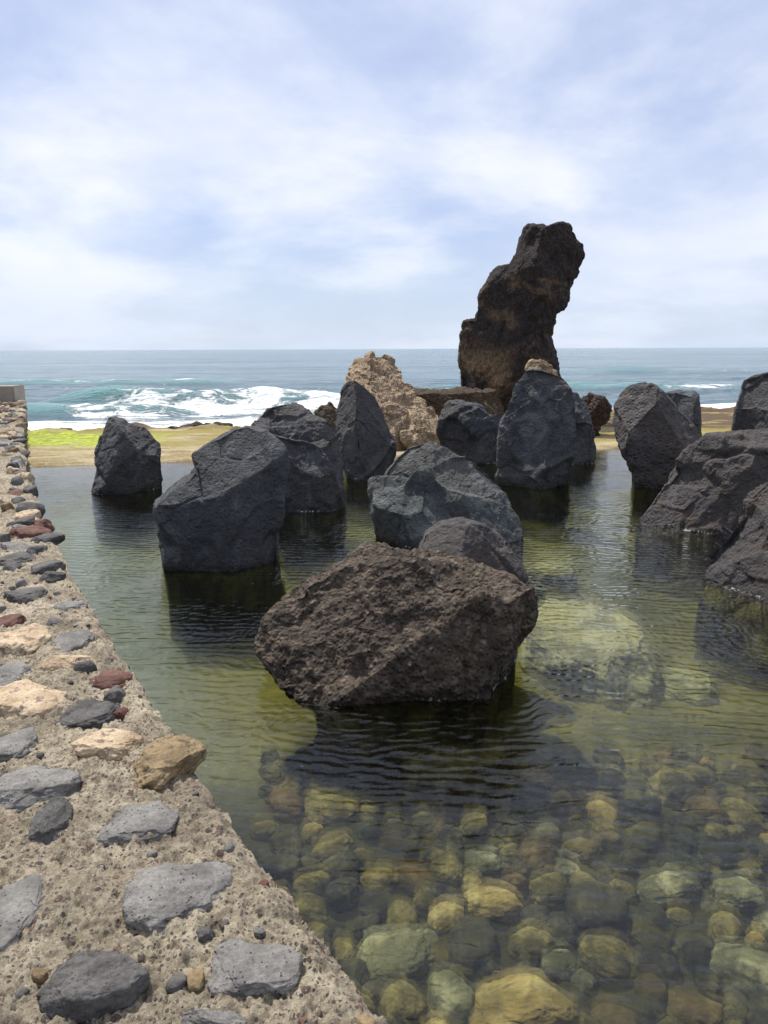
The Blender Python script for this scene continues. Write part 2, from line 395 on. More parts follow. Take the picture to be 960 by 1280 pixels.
# ------------------------------------------------------------------ terrain: pool bed, rock platform, sea bed in one sheet
def shelf_edge(x): return np.interp(x, [-20, -8, -5, 0, 3, 5, 9, 20], [12.3, 12.4, 12.6, 13.2, 14.2, 14.4, 14.2, 14.0])
def sea_edge(x): return np.interp(x, [-20, -9, -1, 2, 6, 9, 20], [18.3, 18.4, 19.0, 21.5, 23.6, 23.5, 23.0])
def terrain_z(x, y):
    p = np.stack([x, y, np.zeros_like(x)], 1)
    yb = shelf_edge(x) + 0.35 * fbm(p, 0.8, 4, s=3); ys = sea_edge(x) + 0.9 * fbm(p, 0.5, 5, s=5)
    bed = -0.52 - 0.16 * sstep(y, 3, 7) + 0.09 * fbm(p, 0.7, 4, s=8) + 0.02 * fbm(p, 6, 3, s=9)
    shelf = 0.035 + 0.03 * fbm(p, 1.2, 5, s=12) + 0.012 * fbm(p, 7, 3, s=14)
    shelf = shelf + 0.10 * sstep(y - ys, -1.6, -0.3) * np.clip(fbm(p, 1.6, 5, s=15) + 0.25, 0, 1) * 1.6
    k = np.maximum(sstep(y - yb, -0.9, 0.25), sstep(x, 9.3, 10.3)); k = np.maximum(k, sstep(-y, 2.2, 3.2))
    k = np.maximum(k, sstep(edge_x(y) - 1.0 - x, 0.0, 0.5))
    z = bed * (1 - k) + shelf * k
    s = sstep(y - ys, -0.2, 1.2)
    return z * (1 - s) + s * (-2.2 + 0.3 * fbm(p, 0.3, 3, s=20))
xs = np.concatenate([-np.geomspace(4000, 17, 14), np.linspace(-16, 14, 520), np.geomspace(15, 4000, 14)])
ys_ = np.concatenate([-np.geomspace(3000, 4, 12), np.linspace(-3.5, 11, 230), np.linspace(11.05, 26, 330), np.geomspace(27, 9000, 16)])
gx, gy = np.meshgrid(xs, ys_); X = gx.ravel(); Y = gy.ravel(); Z = terrain_z(np.clip(X, -60, 60), np.clip(Y, -60, 200))
me = mesh_from('ground', np.stack([X, Y, Z], 1), grid_quads(len(ys_), len(xs)), None or bpy.data.materials.new('tmp'))
m = M('shore_platform_and_bed')
z = m.xyz(m.P, 2); px = m.xyz(m.P, 0); py = m.xyz(m.P, 1)
n1 = m.noise(1.4, 8, 0.62, vec=m.vmap(m.P, (0.5, 1.6, 1)), dist=0.4); n2 = m.noise(16, 8, 0.7)
sand = m.mix(m.ramp(n1, 0.4, 0.62), (0.40, 0.335, 0.20), (0.22, 0.165, 0.075))
sand = m.mix(m.math('MULTIPLY', m.ramp(n2, 0.45, 0.68), 0.55), sand, (0.52, 0.46, 0.33))
sand = m.mix(m.math('MULTIPLY', m.ramp(m.noise(45, 4), 0.5, 0.4), 0.5), sand, (0.14, 0.115, 0.06))
# bright sea-lettuce growing on the outer left part of the platform, brown weed to the right
yb2 = m.math('ADD', py, m.math('MULTIPLY', m.math('SUBTRACT', m.noise(0.9, 6, 0.6), 0.5), 2.4))
alg = m.math('MULTIPLY', m.math('MULTIPLY', m.ramp(yb2, 14.5, 15.4), m.ramp(yb2, 17.6, 16.9)), m.ramp(m.math('ADD', px, m.math('MULTIPLY', m.math('SUBTRACT', m.noise(0.6, 4), 0.5), 2.0)), -4.2, -5.8))
green = m.mix(m.ramp(m.noise(7, 6), 0.35, 0.65), (0.19, 0.25, 0.025), (0.40, 0.46, 0.07))
alg2 = m.math('MULTIPLY', m.ramp(yb2, 14.6, 16.2), m.ramp(m.noise(1.0, 6, 0.6, vec=m.vmap(m.P, (0.4, 1.4, 1))), 0.4, 0.55))
plat = m.mix(m.math('MULTIPLY', alg2, 0.75), sand, (0.17, 0.135, 0.035))
plat = m.mix(m.math('MULTIPLY', alg2, 0.5), plat, (0.30, 0.26, 0.07))
alg = m.math('MULTIPLY', alg, m.ramp(m.noise(3.2, 8, 0.7, vec=m.vmap(m.P, (0.5, 1.3, 1))), 0.36, 0.52, 0.25, 1.0))
plat = m.mix(alg, plat, green)
xw = m.math('ADD', px, m.math('MULTIPLY', m.noise(1.2, 5), 0.8))
fr = m.ramp(m.math('ADD', yb2, 0.0), 17.6, 18.6); plat = m.mix(m.math('MULTIPLY', fr, m.ramp(n1, 0.4, 0.5)), plat, (0.10, 0.07, 0.045))
bedc = m.mix(m.ramp(m.noise(1.3, 7, 0.62), 0.4, 0.6), (0.135, 0.13, 0.033), (0.28, 0.255, 0.07))
bedc = m.mix(m.ramp(m.math('ADD', m.math('ADD', px, m.math('MULTIPLY', py, 0.42)), m.math('MULTIPLY', m.noise(1.1, 5), 1.0)), 1.9, 0.5), bedc, m.mix(m.noise(6, 6), (0.25, 0.28, 0.20), (0.40, 0.42, 0.33)))  # bed paler by the wall, also standing in for sky sheen on the water
bedc0 = bedc
bedc = m.mix(m.ramp(m.voro(9, 'F1'), 0.25, 0.5), m.mix(m.xyz(m.voro(9, 'F1', 'Color'), 0), (0.035, 0.04, 0.02), (0.16, 0.14, 0.05)), m.mix(0.3, bedc, (0.03, 0.035, 0.015)))
bedc = m.mix(m.ramp(m.math('ADD', py, m.noise(1.5, 4)), 3.8, 4.9), bedc, m.mix(m.math('MULTIPLY', m.ramp(m.noise(6, 8, 0.7), 0.48, 0.66), 0.6), bedc0, (0.08, 0.08, 0.03)))
bedc = m.mix(m.math('MULTIPLY', m.ramp(py, 3.9, 3.3), 0.65), bedc, (0.03, 0.03, 0.018))  # bed painted darker under the cobbles, so the gaps read as shaded
zb = m.ramp(m.math('ADD', z, m.math('MULTIPLY', m.math('SUBTRACT', n1, 0.5), 0.1)), -0.22, -0.02)
col = m.mix(zb, bedc, plat)
m.put(col, m.b.inputs['Base Color']); m.b.inputs['Specular IOR Level'].default_value = 0.15; m.b.inputs['Roughness'].default_value = 0.9
m.put(m.bump(m.math('ADD', n2, m.math('MULTIPLY', m.noise(60, 5), 0.4)), 0.03), m.b.inputs['Normal'])
me.materials.clear(); me.materials.append(m.m)
tag(link('ground', me), kind='structure')

# ------------------------------------------------------------------ pool water: a closed body of clear greenish water
yy = np.concatenate([np.linspace(-2.3, 14.9, 60)])
wl = np.stack([edge_x(yy) - 0.6, yy], 1)
top = [(float(a), float(b), 0.0) for a, b in wl] + [(9.9, 14.9, 0.0), (9.9, -2.3, 0.0)]
import bmesh
bm = bmesh.new()
tv = [bm.verts.new(p) for p in top]; bv = [bm.verts.new((p[0], p[1], -1.2)) for p in top]
ft = bm.faces.new(tv[::-1]); bm.faces.new(bv)
for i in range(len(tv)):
    j = (i + 1) % len(tv); bm.faces.new((tv[i], tv[j], bv[j], bv[i]))
bmesh.ops.recalc_face_normals(bm, faces=bm.faces[:])
bmesh.ops.triangulate(bm, faces=[f for f in bm.faces if len(f.verts) > 4])
me = bpy.data.meshes.new('pool_water'); bm.to_mesh(me); bm.free()
m = M('clear_pool_water')
m.nt.nodes.remove(m.b)
P = m.P
RINGS = []   # filled below; ripples spread from the boulders
def ring(cx, cy, wl_, reach):
    d = m.n('ShaderNodeVectorMath'); d.operation = 'DISTANCE'
    jit = m.n('ShaderNodeVectorMath'); jit.operation = 'MULTIPLY_ADD'
    m.l(m.noise(1.7, 3, col=True), jit.inputs[0]); jit.inputs[1].default_value = (0.5, 0.5, 0); m.l(P, jit.inputs[2])
    m.l(jit.outputs[0], d.inputs[0]); d.inputs[1].default_value = (cx, cy, 0)
    s = m.math('SINE', m.math('MULTIPLY', d.outputs['Value'], 2 * pi / wl_))
    return m.math('MULTIPLY', s, m.ramp(d.outputs['Value'], reach, reach * 0.35))
rp = None
for (cx, cy, wl_, reach) in ((0.35, 4.9, 0.075, 2.6), (-1.6, 6.6, 0.085, 2.2), (2.1, 6.9, 0.09, 2.4), (3.2, 5.2, 0.07, 2.2), (3.9, 8.2, 0.11, 2.5), (0.9, 7.6, 0.08, 2.2)):
    r = ring(cx, cy, wl_, reach); rp = r if rp is None else m.math('ADD', rp, r)
wv = m.n('ShaderNodeTexWave'); wv.wave_type = 'BANDS'; wv.bands_direction = 'Y'; wv.inputs['Scale'].default_value = 3.4
wv.inputs['Distortion'].default_value = 11.0; wv.inputs['Detail'].default_value = 3; wv.inputs['Detail Scale'].default_value = 0.9
m.l(m.vmap(P, (0.55, 1, 1), (0, 0, R(12))), wv.inputs['Vector'])
fine = m.noise(9.0, 5, 0.55, vec=m.vmap(P, (0.55, 1.5, 1), (0, 0, R(8))), dist=0.7)
mid_ = m.noise(2.4, 3, 0.5, vec=m.vmap(P, (0.7, 1.2, 1)))
zone = m.ramp(m.noise(0.8, 5, 0.6), 0.34, 0.58, 0.45, 1.2)
calm = m.math('MULTIPLY', m.ramp(m.xyz(P, 1), 8.0, 12.5, 1.0, 0.3), m.ramp(m.math('ADD', m.xyz(P, 0), m.math('MULTIPLY', m.xyz(P, 1), 0.5)), 0.9, 2.2, 0.85, 1.0))
h = m.math('ADD', m.math('MULTIPLY', rp, 0.0014), m.math('MULTIPLY', wv.outputs['Fac'], 0.0036))
h = m.math('ADD', h, m.math('MULTIPLY', fine, 0.0105))
h = m.math('MULTIPLY', h, m.math('MULTIPLY', zone, calm))
h = m.math('ADD', h, m.math('MULTIPLY', mid_, 0.006))
nb = m.bump(h, 1.0, 1.0)
fres = m.n('ShaderNodeFresnel'); fres.inputs['IOR'].default_value = 1.55; m.l(nb, fres.inputs['Normal'])
gl = m.n('ShaderNodeBsdfGlossy'); gl.inputs['Roughness'].default_value = 0.02; m.l(nb, gl.inputs['Normal'])
tr = m.n('ShaderNodeBsdfTransparent')
rf = m.n('ShaderNodeBsdfRefraction'); rf.inputs['IOR'].default_value = 1.035; rf.inputs['Roughness'].default_value = 0.0; m.l(nb, rf.inputs['Normal'])
mx0 = m.n('ShaderNodeMixShader'); mx0.inputs[0].default_value = 0.35; m.l(tr.outputs[0], mx0.inputs[1]); m.l(rf.outputs[0], mx0.inputs[2])
mx = m.n('ShaderNodeMixShader'); m.l(fres.outputs[0], mx.inputs[0]); m.l(mx0.outputs[0], mx.inputs[1]); m.l(gl.outputs[0], mx.inputs[2])
m.l(mx.outputs[0], m.out.inputs['Surface'])
va = m.n('ShaderNodeVolumeAbsorption'); va.inputs['Color'].default_value = (0.55, 0.66, 0.40, 1); va.inputs['Density'].default_value = 0.35
m.l(va.outputs[0], m.out.inputs['Volume'])
me.materials.append(m.m)
tag(link('water', me), kind='structure')

# ------------------------------------------------------------------ sea
rows = np.concatenate([np.arange(16.5, 60, 0.13), np.geomspace(60.2, 12000, 170)])
us = np.linspace(-1.25, 1.25, 560)
gx = rows[:, None] * us[None, :]; gy = np.repeat(rows[:, None], len(us), 1)
X = gx.ravel(); Y = gy.ravel(); p = np.stack([X, Y, 0 * X], 1)
near = 1 - sstep(Y, 60, 600)
Z = -0.5 + 0 * X
for (wlen, amp, ang, ph) in ((9, 0.10, 0.12, 0.3), (6.1, 0.07, -0.22, 1.3), (3.7, 0.045, 0.35, 2.1), (2.3, 0.03, -0.5, 0.5), (1.4, 0.016, 0.15, 4), (0.9, 0.010, -0.3, 2)):
    k = 2 * pi / wlen; j = 0.9 * fbm(p, 0.12, 3, s=int(wlen * 10))
    s = np.sin(k * (X * sin(ang) + Y * cos(ang)) + ph + j * 4); fade = 1 - sstep(Y, wlen * 14, wlen * 60)
    Z += amp * (1 - np.abs(s)) * 1.1 * fade * (0.5 + 0.5 * fbm(p, 0.07, 2, s=77)) + amp * 0.3 * s * fade
# breakers: (line distance, x from, x to, height, thickness)
n_low = fbm(p, 0.16, 4, s=41); n_mid = fbm(p, 0.8, 5, s=43); n_hi = fbm(p, 3.2, 5, s=44)
foam = np.zeros_like(X); teal = np.zeros_like(X)
def breaker(yc, x0, x1, hgt, wfront, wback, broken, tail, slope=0.0):
    global Z, foam, teal
    yl = yc + slope * X + 0.9 * n_low
    env = sstep(X, x0, x0 + (x1 - x0) * 0.3) * (1 - sstep(X, x1 - (x1 - x0) * 0.2, x1)) * (0.75 + 0.45 * n_low)
    d = Y - yl
    prof = np.where(d < 0, np.exp(-(d / wfront) ** 2), np.exp(-(d / wback) ** 2))
    Z = Z + hgt * env * prof
    br = sstep(X + 1.2 * n_low, broken[0], broken[1]) * (1 - sstep(X, broken[2], broken[3]))
    front = sstep(d, -wfront * 1.6, -wfront * 0.3) * (1 - sstep(d, -0.05, wback * 0.5))
    teal = np.maximum(teal, front * env * (1 - 0.4 * br))
    f = br * env * (sstep(d, -tail, -tail * 0.3) * (1 - sstep(d, 0.1, 0.55)))
    f = f + 0.75 * env * np.exp(-(d / 0.22) ** 2) * sstep(n_mid, -0.25, 0.3)
    foam = np.maximum(foam, f * (0.78 + 0.55 * n_mid))
    Z = Z + br * env * front * (0.09 * np.clip(n_hi, -1, 1) + 0.14 * n_mid)
breaker(32.0, -16.5, 0.6, 1.0, 0.95, 2.0, (-12.0, -8.5, -2.0, -0.3), 8.0)
breaker(28.6, -16.5, -7.0, 0.42, 0.6, 1.4, (-12.5, -11, -8.5, -7), 3.0)
breaker(46, -2, 30, 0.30, 0.9, 2.5, (15.5, 17.0, 40, 41), 2.0, -0.05)
breaker(74, 5, 60, 0.65, 1.4, 3.5, (30.5, 32.5, 41, 42), 2.0, 0.0)
breaker(30, 9, 40, 0.45, 0.9, 2, (8, 11, 60, 61), 5.0)
breaker(55, -40, -8, 0.30, 1.2, 3, (80, 81, 90, 91), 2.0)
# wash running up to the platform
edge = sea_edge(X)
wash = (1 - sstep(Y - edge, 5.0, 10.5)) * (1 - 0.55 * sstep(X, 1.0, 4.0) * (1 - sstep(X, 8, 11)))
foam = np.maximum(foam, wash * (0.92 + 0.75 * fbm(p * np.array([0.45, 1.0, 1.0]), 0.9, 5, s=51)))
foam += 0.35 * (Y < 60) * sstep(fbm(p * np.array([0.4, 1, 1]), 0.22, 5, s=61), 0.2, 0.5) * sstep(n_mid, 0.0, 0.4)
q = grid_quads(len(rows), len(us))
me = mesh_from('sea', np.stack([X, Y, Z], 1), q, bpy.data.materials.new('t2'), attrs={'foam': np.clip(foam, 0, 1.3), 'teal': np.clip(teal, 0, 1)})
m = M('sea_water')
f0 = m.attr('foam'); t0 = m.attr('teal')
lace = m.math('ADD', m.math('MULTIPLY', m.math('SUBTRACT', m.noise(2.0, 10, 0.75, vec=m.vmap(m.P, (0.45, 1.0, 1.0)), dist=1.2), 0.5), 2.6), f0)
fm = m.ramp(lace, 0.34, 0.64)
far = m.ramp(m.xyz(m.P, 1), 40, 600)
patch = m.noise(0.035, 6, 0.6, vec=m.vmap(m.P, (0.35, 1.6, 1)))
deep = m.mix(m.ramp(patch, 0.35, 0.65), (0.06, 0.11, 0.14), (0.12, 0.20, 0.235))
col = m.mix(m.math('MULTIPLY', t0, 0.8), deep, (0.16, 0.34, 0.32))
col = m.mix(fm, col, m.mix(m.ramp(m.noise(5, 6), 0.35, 0.6), (0.60, 0.66, 0.68), (0.86, 0.88, 0.88)))
m.put(col, m.b.inputs['Base Color'])
m.put(m.ramp(fm, 0, 1, 0.12, 0.8), m.b.inputs['Roughness']); m.b.inputs['IOR'].default_value = 1.33
hs = m.math('MULTIPLY', m.noise(1.1, 9, 0.62, vec=m.vmap(m.P, (0.45, 1.3, 1)), dist=0.4), 0.55)
hs = m.math('ADD', hs, m.math('MULTIPLY', m.noise(0.09, 8, 0.62, vec=m.vmap(m.P, (0.4, 1.5, 1))), 2.6))
hs = m.math('ADD', hs, m.math('MULTIPLY', fm, 0.06))
m.put(m.bump(hs, 1.0, 0.8), m.b.inputs['Normal'])
me.materials.clear(); me.materials.append(m.m)
tag(link('sea', me), kind='structure')

# ------------------------------------------------------------------ boulders
def poly_r(poly, th):
    """distance from the origin to a polygon along each angle (farthest crossing)"""
    a = poly; b = np.roll(poly, -1, 0); r = np.full(len(th), 0.0)
    dx, dz = np.cos(th), np.sin(th)
    for p0, p1 in zip(a, b):
        e = p1 - p0; den = dx * e[1] - dz * e[0]
        den = np.where(np.abs(den) < 1e-9, 1e-9, den)
        t = (p0[0] * e[1] - p0[1] * e[0]) / den
        s = (p0[0] * dz - p0[1] * dx) / den
        ok = (s >= -1e-6) & (s <= 1 + 1e-6) & (t > 0); r = np.where(ok & (t > r), t, r)
    return r
def rock_mesh(outline, yfront, depth, n=90, facets=(), kind='basalt', seed=1, base=-0.75, center=None, e=0.62, lean=0.0, amp=1.0, k_rand=10, flare=0.0):
    """outline: photo pixels from the left waterline over the top to the right waterline"""
    cx = sum(p[0] for p in outline) / len(outline)
    az = math.atan2((cx - 480) / FPX, 1.0)
    D = yfront / cos(az) + depth * 0.38
    er = np.array([sin(az), cos(az), 0]); ex = np.array([cos(az), -sin(az), 0])
    pts = []
    for (px, py) in outline:
        d = ray(px, py); t = D / (d @ er); P_ = d * t; pts.append((P_ @ ex, P_[2] + H))
    pts = np.array(pts); x0 = 0.5 * (pts[:, 0].min() + pts[:, 0].max())
    pts[:, 0] -= x0
    lx, rx = pts[0, 0], pts[-1, 0]
    poly = np.vstack([[[lx + 0.02 - flare, base]], pts, [[rx - 0.02 + flare, base]]])
    if center is None:
        c = np.array([0.5 * (pts[:, 0].min() + pts[:, 0].max()), 0.45 * pts[:, 1].max() + 0.0])
    else:
        d = ray(*center); t = D / (d @ er); P_ = d * t; c = np.array([P_ @ ex - x0, P_[2] + H])
    # finely sampled radius table
    T = np.linspace(-pi, pi, 1441)[:-1]; r = poly_r(poly - c, T)
    ks = np.exp(-0.5 * (np.arange(-9, 10) / 2.0) ** 2); ks /= ks.sum()
    r1 = np.convolve(np.concatenate([r[-9:], r, r[:9]]), ks, 'valid')
    kb = np.exp(-0.5 * (np.arange(-240, 241) / 90.0) ** 2); kb /= kb.sum()
    r2 = np.convolve(np.concatenate([r[-240:], r, r[:240]]), kb, 'valid')
    V, Q = cube_sphere(n)
    d = V[:, [0, 1, 2]]
    th = np.arctan2(d[:, 2], d[:, 0]); cc = np.sqrt(d[:, 0] ** 2 + d[:, 2] ** 2)
    ra = np.interp(th, T, r1, period=2 * pi); rb = np.interp(th, T, r2, period=2 * pi)
    wgt = sstep(cc, 0.25, 0.85); rr = ra * wgt + rb * (1 - wgt)
    rho = cc ** e * rr
    v = np.stack([np.cos(th) * rho, np.sign(d[:, 1]) * np.abs(d[:, 1]) ** 0.8 * depth / 2, np.sin(th) * rho], 1)
    v[:, 1] += lean * (v[:, 2])
    rng = np.random.RandomState(seed)
    v = cut(v, facets)
    pl = []
    for _ in range(k_rand):
        a = rng.uniform(-1.25, 1.25); b = rng.uniform(-0.35, 0.8)
        pl.append((sin(a) * 0.6, -cos(a) if rng.rand() < 0.75 else cos(a), b, rng.uniform(0.84, 0.94)))
    v = cut(v, pl)
    v[:, 0] += c[0]; v[:, 2] += c[1]
    size = max(v[:, 0].ptp() if hasattr(v, 'ptp') else np.ptp(v[:, 0]), np.ptp(v[:, 2]))
    sd_ = seed * 13.7
    q = v + sd_
    nr = vnormals(v, Q)
    if kind == 'basalt':
        s = size
        dsp = 0.014 * s * fbm(q, 1.7 / s, 3, s=seed) + 0.009 * s * fbm(q, 7 / s, 5, 0.55, s=seed + 5, ridged=True)
        # conchoidal breaks: stepped planes
        qw = q + 0.05 * s * np.stack([fbm(q, 3 / s, 3, s=seed + 30 + k) for k in (1, 2, 3)], 1)
        dsp += 0.20 * chips(qw, 2.0 / s, seed) + 0.15 * chips(qw, 5.5 / s, seed + 40) + 0.16 * chips(qw, 14.0 / s, seed + 60)
        dsp += 0.006 * s * fbm(q, 26 / s, 4, 0.6, s=seed + 8)
    elif kind == 'pitted':
        s = size
        dsp = 0.03 * s * fbm(q, 1.7 / s, 3, s=seed) + 0.016 * s * fbm(q, 9 / s, 5, 0.6, s=seed + 5)
        f1, f2, idv = voro(q, 16 / s, seed)
        dsp += 0.016 * s * (0.5 - f1)
    elif kind == 'smooth':
        s = size
        dsp = 0.03 * s * fbm(q, 1.5 / s, 3, s=seed) + 0.006 * s * fbm(q, 10 / s, 5, 0.6, s=seed + 5)
    else:   # scoria: clinkery lumps
        s = size
        f1, f2, idv = voro(q + 0.04 * s * np.stack([fbm(q, 5 / s, 3, s=seed + k) for k in (1, 2, 3)], 1), 9.0 / s, seed)
        g1, g2, idw = voro(q, 22 / s, seed + 3)
        k1, k2, idk = voro(q, 48 / s, seed + 6)
        lump = 0.040 * s * (0.55 - f1) + 0.018 * s * (0.5 - g1) + 0.009 * s * (0.5 - k1)
        h1, h2, idh = voro(q, 4.5 / s, seed + 11)
        lump = lump * (0.25 + 1.05 * sstep(fbm(q, 2.2 / s, 3, s=seed + 19), -0.35, 0.25)) + 0.075 * s * (0.5 - h1)
        dsp = 0.05 * s * fbm(q, 2.4 / s, 5, 0.6, s=seed) + lump + 0.25 * chips(q, 5.0 / s, seed + 70) + 0.30 * chips(q, 13.0 / s, seed + 71) + 0.014 * s * fbm(q, 30 / s, 4, 0.65, s=seed + 8)
    dsp = dsp - dsp.mean()
    v = v + nr * (dsp * amp)[:, None]
    wv_ = v[:, 0:1] * ex + v[:, 1:2] * er + np.array([0, 0, 1]) * v[:, 2:3]
    org = er * D + ex * x0; org[2] = 0
    return wv_, Q, org
def boulder(name, label, cat, mat, outline, yfront, depth, group='dark boulders standing in the pool', **kw):
    v, q, org = rock_mesh(outline, yfront, depth, **kw)
    me = mesh_from(name, v, q, MAT[mat]); o = link(name, me); o.location = org
    tag(o, label, cat, group); return o

G1 = 'dark boulders standing in the pool'
boulder('boulder', 'small blocky black boulder with a peaked left corner, alone near the green platform', 'boulder', 'basalt',
        [(118, 600), (119, 575), (124, 552), (129, 536), (133, 521), (143, 516), (152, 520), (163, 529), (180, 534), (199, 539), (203, 556), (203, 575), (206, 604)],
        10.1, 0.8, seed=3, n=80, facets=[(0, -1, 0.12, 0.80), (0.6, -1, 0.1, 0.86), (0.1, -0.35, 1, 0.90)], k_rand=5, amp=0.8)
boulder('boulder', 'large dark boulder beside the peaked small one, overhanging left side and flat top', 'boulder', 'basalt',
        [(205, 672), (198, 652), (193, 628), (212, 609), (236, 592), (243, 583), (237, 566), (262, 549), (292, 534), (309, 532), (330, 545), (350, 560), (353, 580), (350, 620), (349, 660), (350, 690)],
        6.45, 1.15, seed=5, n=130, facets=[(-0.35, -1, 0.0, 0.86), (0.5, -1, 0.05, 0.84), (0.1, -1, 0.9, 0.86)], center=(280, 620), amp=0.6, k_rand=2, e=0.5)
boulder('boulder', 'broad dark boulder with ledged top, standing behind the large overhanging one', 'boulder', 'basalt',
        [(346, 625), (330, 590), (316, 545), (313, 520), (320, 511), (345, 504), (368, 501), (388, 508), (396, 520), (412, 530), (431, 543), (433, 570), (431, 608)],
        8.75, 1.2, seed=7, n=110, facets=[(-0.2, -1, 0.05, 0.78), (0.8, -0.8, 0.1, 0.85), (0.1, -0.7, 1, 0.80)], k_rand=7, center=(378, 570))
boulder('boulder', 'tall leaning dark slab with smooth sloping right side, in front of the tan rubble', 'boulder', 'basalt',
        [(433, 590), (424, 560), (418, 520), (417, 495), (423, 478), (436, 474), (452, 482), (468, 496), (480, 515), (488, 540), (493, 560), (490, 590)],
        11.1, 0.9, seed=9, n=90, facets=[(-0.9, -0.6, 0.1, 0.78), (0.5, -1, 0.35, 0.74)], k_rand=5, amp=0.7)
boulder('boulder', 'rounded grey green boulder with pale chipped top, behind the brown front boulder', 'boulder', 'basalt_grey',
        [(469, 655), (467, 625), (465, 603), (474, 587), (490, 568), (506, 555), (528, 552), (560, 558), (592, 571), (618, 582), (630, 598), (644, 620), (651, 648), (656, 680)],
        6.9, 1.35, seed=11, n=130, facets=[(-0.35, -0.75, 0.9, 0.74), (0.6, -1, 0.25, 0.76), (-0.6, -1, -0.05, 0.80), (0.35, -0.5, 1, 0.84)], k_rand=5, center=(560, 625), amp=0.75, e=0.5)
boulder('boulder', 'dark squat boulder with notched top, between the grey green boulder and tall lava pillar', 'boulder', 'basalt',
        [(550, 572), (548, 540), (549, 515), (556, 503), (572, 502), (580, 507), (596, 509), (608, 517), (622, 519), (632, 524), (631, 550), (628, 574)],
        12.6, 0.9, seed=13, n=80, facets=[(-0.6, -1, 0.1, 0.8), (0.5, -1, 0.2, 0.8)], k_rand=6)
boulder('boulder', 'tallest upright dark boulder with pointed rounded top, right of centre below the lava pillar', 'boulder', 'basalt',
        [(624, 590), (626, 555), (632, 515), (645, 480), (660, 461), (676, 457), (694, 463), (710, 479), (719, 505), (722, 535), (720, 560), (712, 596)],
        10.35, 1.0, seed=15, n=120, facets=[(-0.5, -1, 0.1, 0.80), (0.55, -1, 0.12, 0.84), (0, -1, 0.6, 0.85)], k_rand=6, center=(676, 540), amp=0.8)
boulder('boulder', 'dark boulder mostly hidden behind the tallest upright boulder, its right edge showing', 'boulder', 'basalt',
        [(690, 568), (692, 520), (700, 492), (720, 493), (733, 505), (741, 522), (743, 545), (743, 574)],
        12.6, 0.9, seed=17, n=70, k_rand=6)
boulder('boulder', 'pitted egg-shaped boulder with brown left edge, standing by the platform on the right', 'boulder', 'basalt_pitted',
        [(790, 590), (776, 565), (764, 530), (762, 508), (770, 492), (785, 482), (806, 479), (822, 484), (836, 498), (852, 517), (868, 533), (876, 546), (866, 565), (846, 590), (832, 604)],
        10.3, 1.0, seed=19, n=110, kind='pitted', facets=[(-1, -0.5, 0.1, 0.86), (0.1, -1, 0.1, 0.86)], k_rand=4, center=(818, 545))
boulder('boulder', 'dark flat-topped block behind the pitted egg-shaped boulder', 'boulder', 'basalt',
        [(834, 560), (833, 520), (832, 491), (848, 488), (868, 489), (874, 494), (876, 520), (876, 560)],
        12.6, 0.8, seed=21, n=60, k_rand=4, amp=0.5, e=0.5)
boulder('boulder', 'upright smooth dark boulder cut by the right frame edge, behind the broad wedge boulder', 'boulder', 'basalt',
        [(916, 570), (916, 535), (922, 505), (930, 475), (940, 465), (965, 464), (1000, 470), (1020, 500), (1026, 540), (1024, 575)],
        11.2, 1.1, seed=23, n=90, k_rand=5, facets=[(-0.5, -1, 0.1, 0.8)], amp=0.7)
boulder('boulder', 'broad wedge-shaped dark boulder with long sloping left side, at the right', 'boulder', 'basalt_brown',
        [(796, 652), (812, 628), (832, 598), (850, 572), (868, 553), (890, 548), (925, 545), (955, 540), (1000, 538), (1040, 560), (1060, 600), (1066, 640)],
        7.35, 1.5, seed=25, n=140, facets=[(-0.35, -0.9, 0.55, 0.74), (0.35, -1, 0.0, 0.80), (0.0, -0.45, 1, 0.86)], k_rand=8, center=(925, 610), amp=0.8)
boulder('boulder', 'dark boulder with smooth face and brown rough left ridge, lowest at the right frame edge', 'boulder', 'basalt_brown',
        [(880, 700), (873, 680), (890, 656), (915, 635), (940, 612), (958, 590), (985, 570), (1040, 560), (1110, 590), (1160, 650), (1170, 720)],
        5.35, 1.3, seed=27, n=140, facets=[(-0.6, -1, 0.35, 0.72), (0.1, -1, 0.45, 0.80)], k_rand=7, center=(1000, 660), amp=0.8)

# front boulder: rough scoria mass with a smooth rounded lobe behind its right shoulder
v1, q1, o1 = rock_mesh([(400, 868), (352, 835), (329, 796), (334, 772), (358, 748), (392, 726), (420, 714), (445, 706), (478, 699), (520, 699), (560, 710), (600, 718), (640, 728),
                        (664, 734), (675, 752), (670, 775), (652, 812), (630, 850), (618, 885)],
                       3.85, 1.25, n=220, kind='scoria', seed=31, base=-0.62, amp=0.62, facets=[(-0.35, -0.8, 0.75, 0.80), (0.15, -1, 0.1, 0.84), (1, -0.55, -0.15, 0.90)], center=(515, 775), k_rand=2, e=0.55)
v2, q2, o2 = rock_mesh([(520, 760), (521, 690), (530, 668), (550, 657), (575, 654), (605, 661), (626, 678), (640, 698), (655, 724), (648, 770)],
                       4.75, 0.85, n=110, kind='basalt', seed=33, base=-0.62, k_rand=5, amp=0.8, center=(583, 715), facets=[(-0.2, -0.7, 0.9, 0.88), (0.7, -0.7, 0.7, 0.84)])
o2d = o2 - o1
root = bpy.data.objects.new('boulder', None); COL.objects.link(root); root.location = o1
tag(root, 'rough brown clinker boulder with a smooth rounded hump, nearest the camera in the pool', 'boulder', G1)
link('scoria_mass', mesh_from('scoria_mass', v1, q1, MAT['scoria_front']), root)
link('smooth_hump', mesh_from('smooth_hump', v2 + o2d, q2, MAT['basalt_smooth']), root)

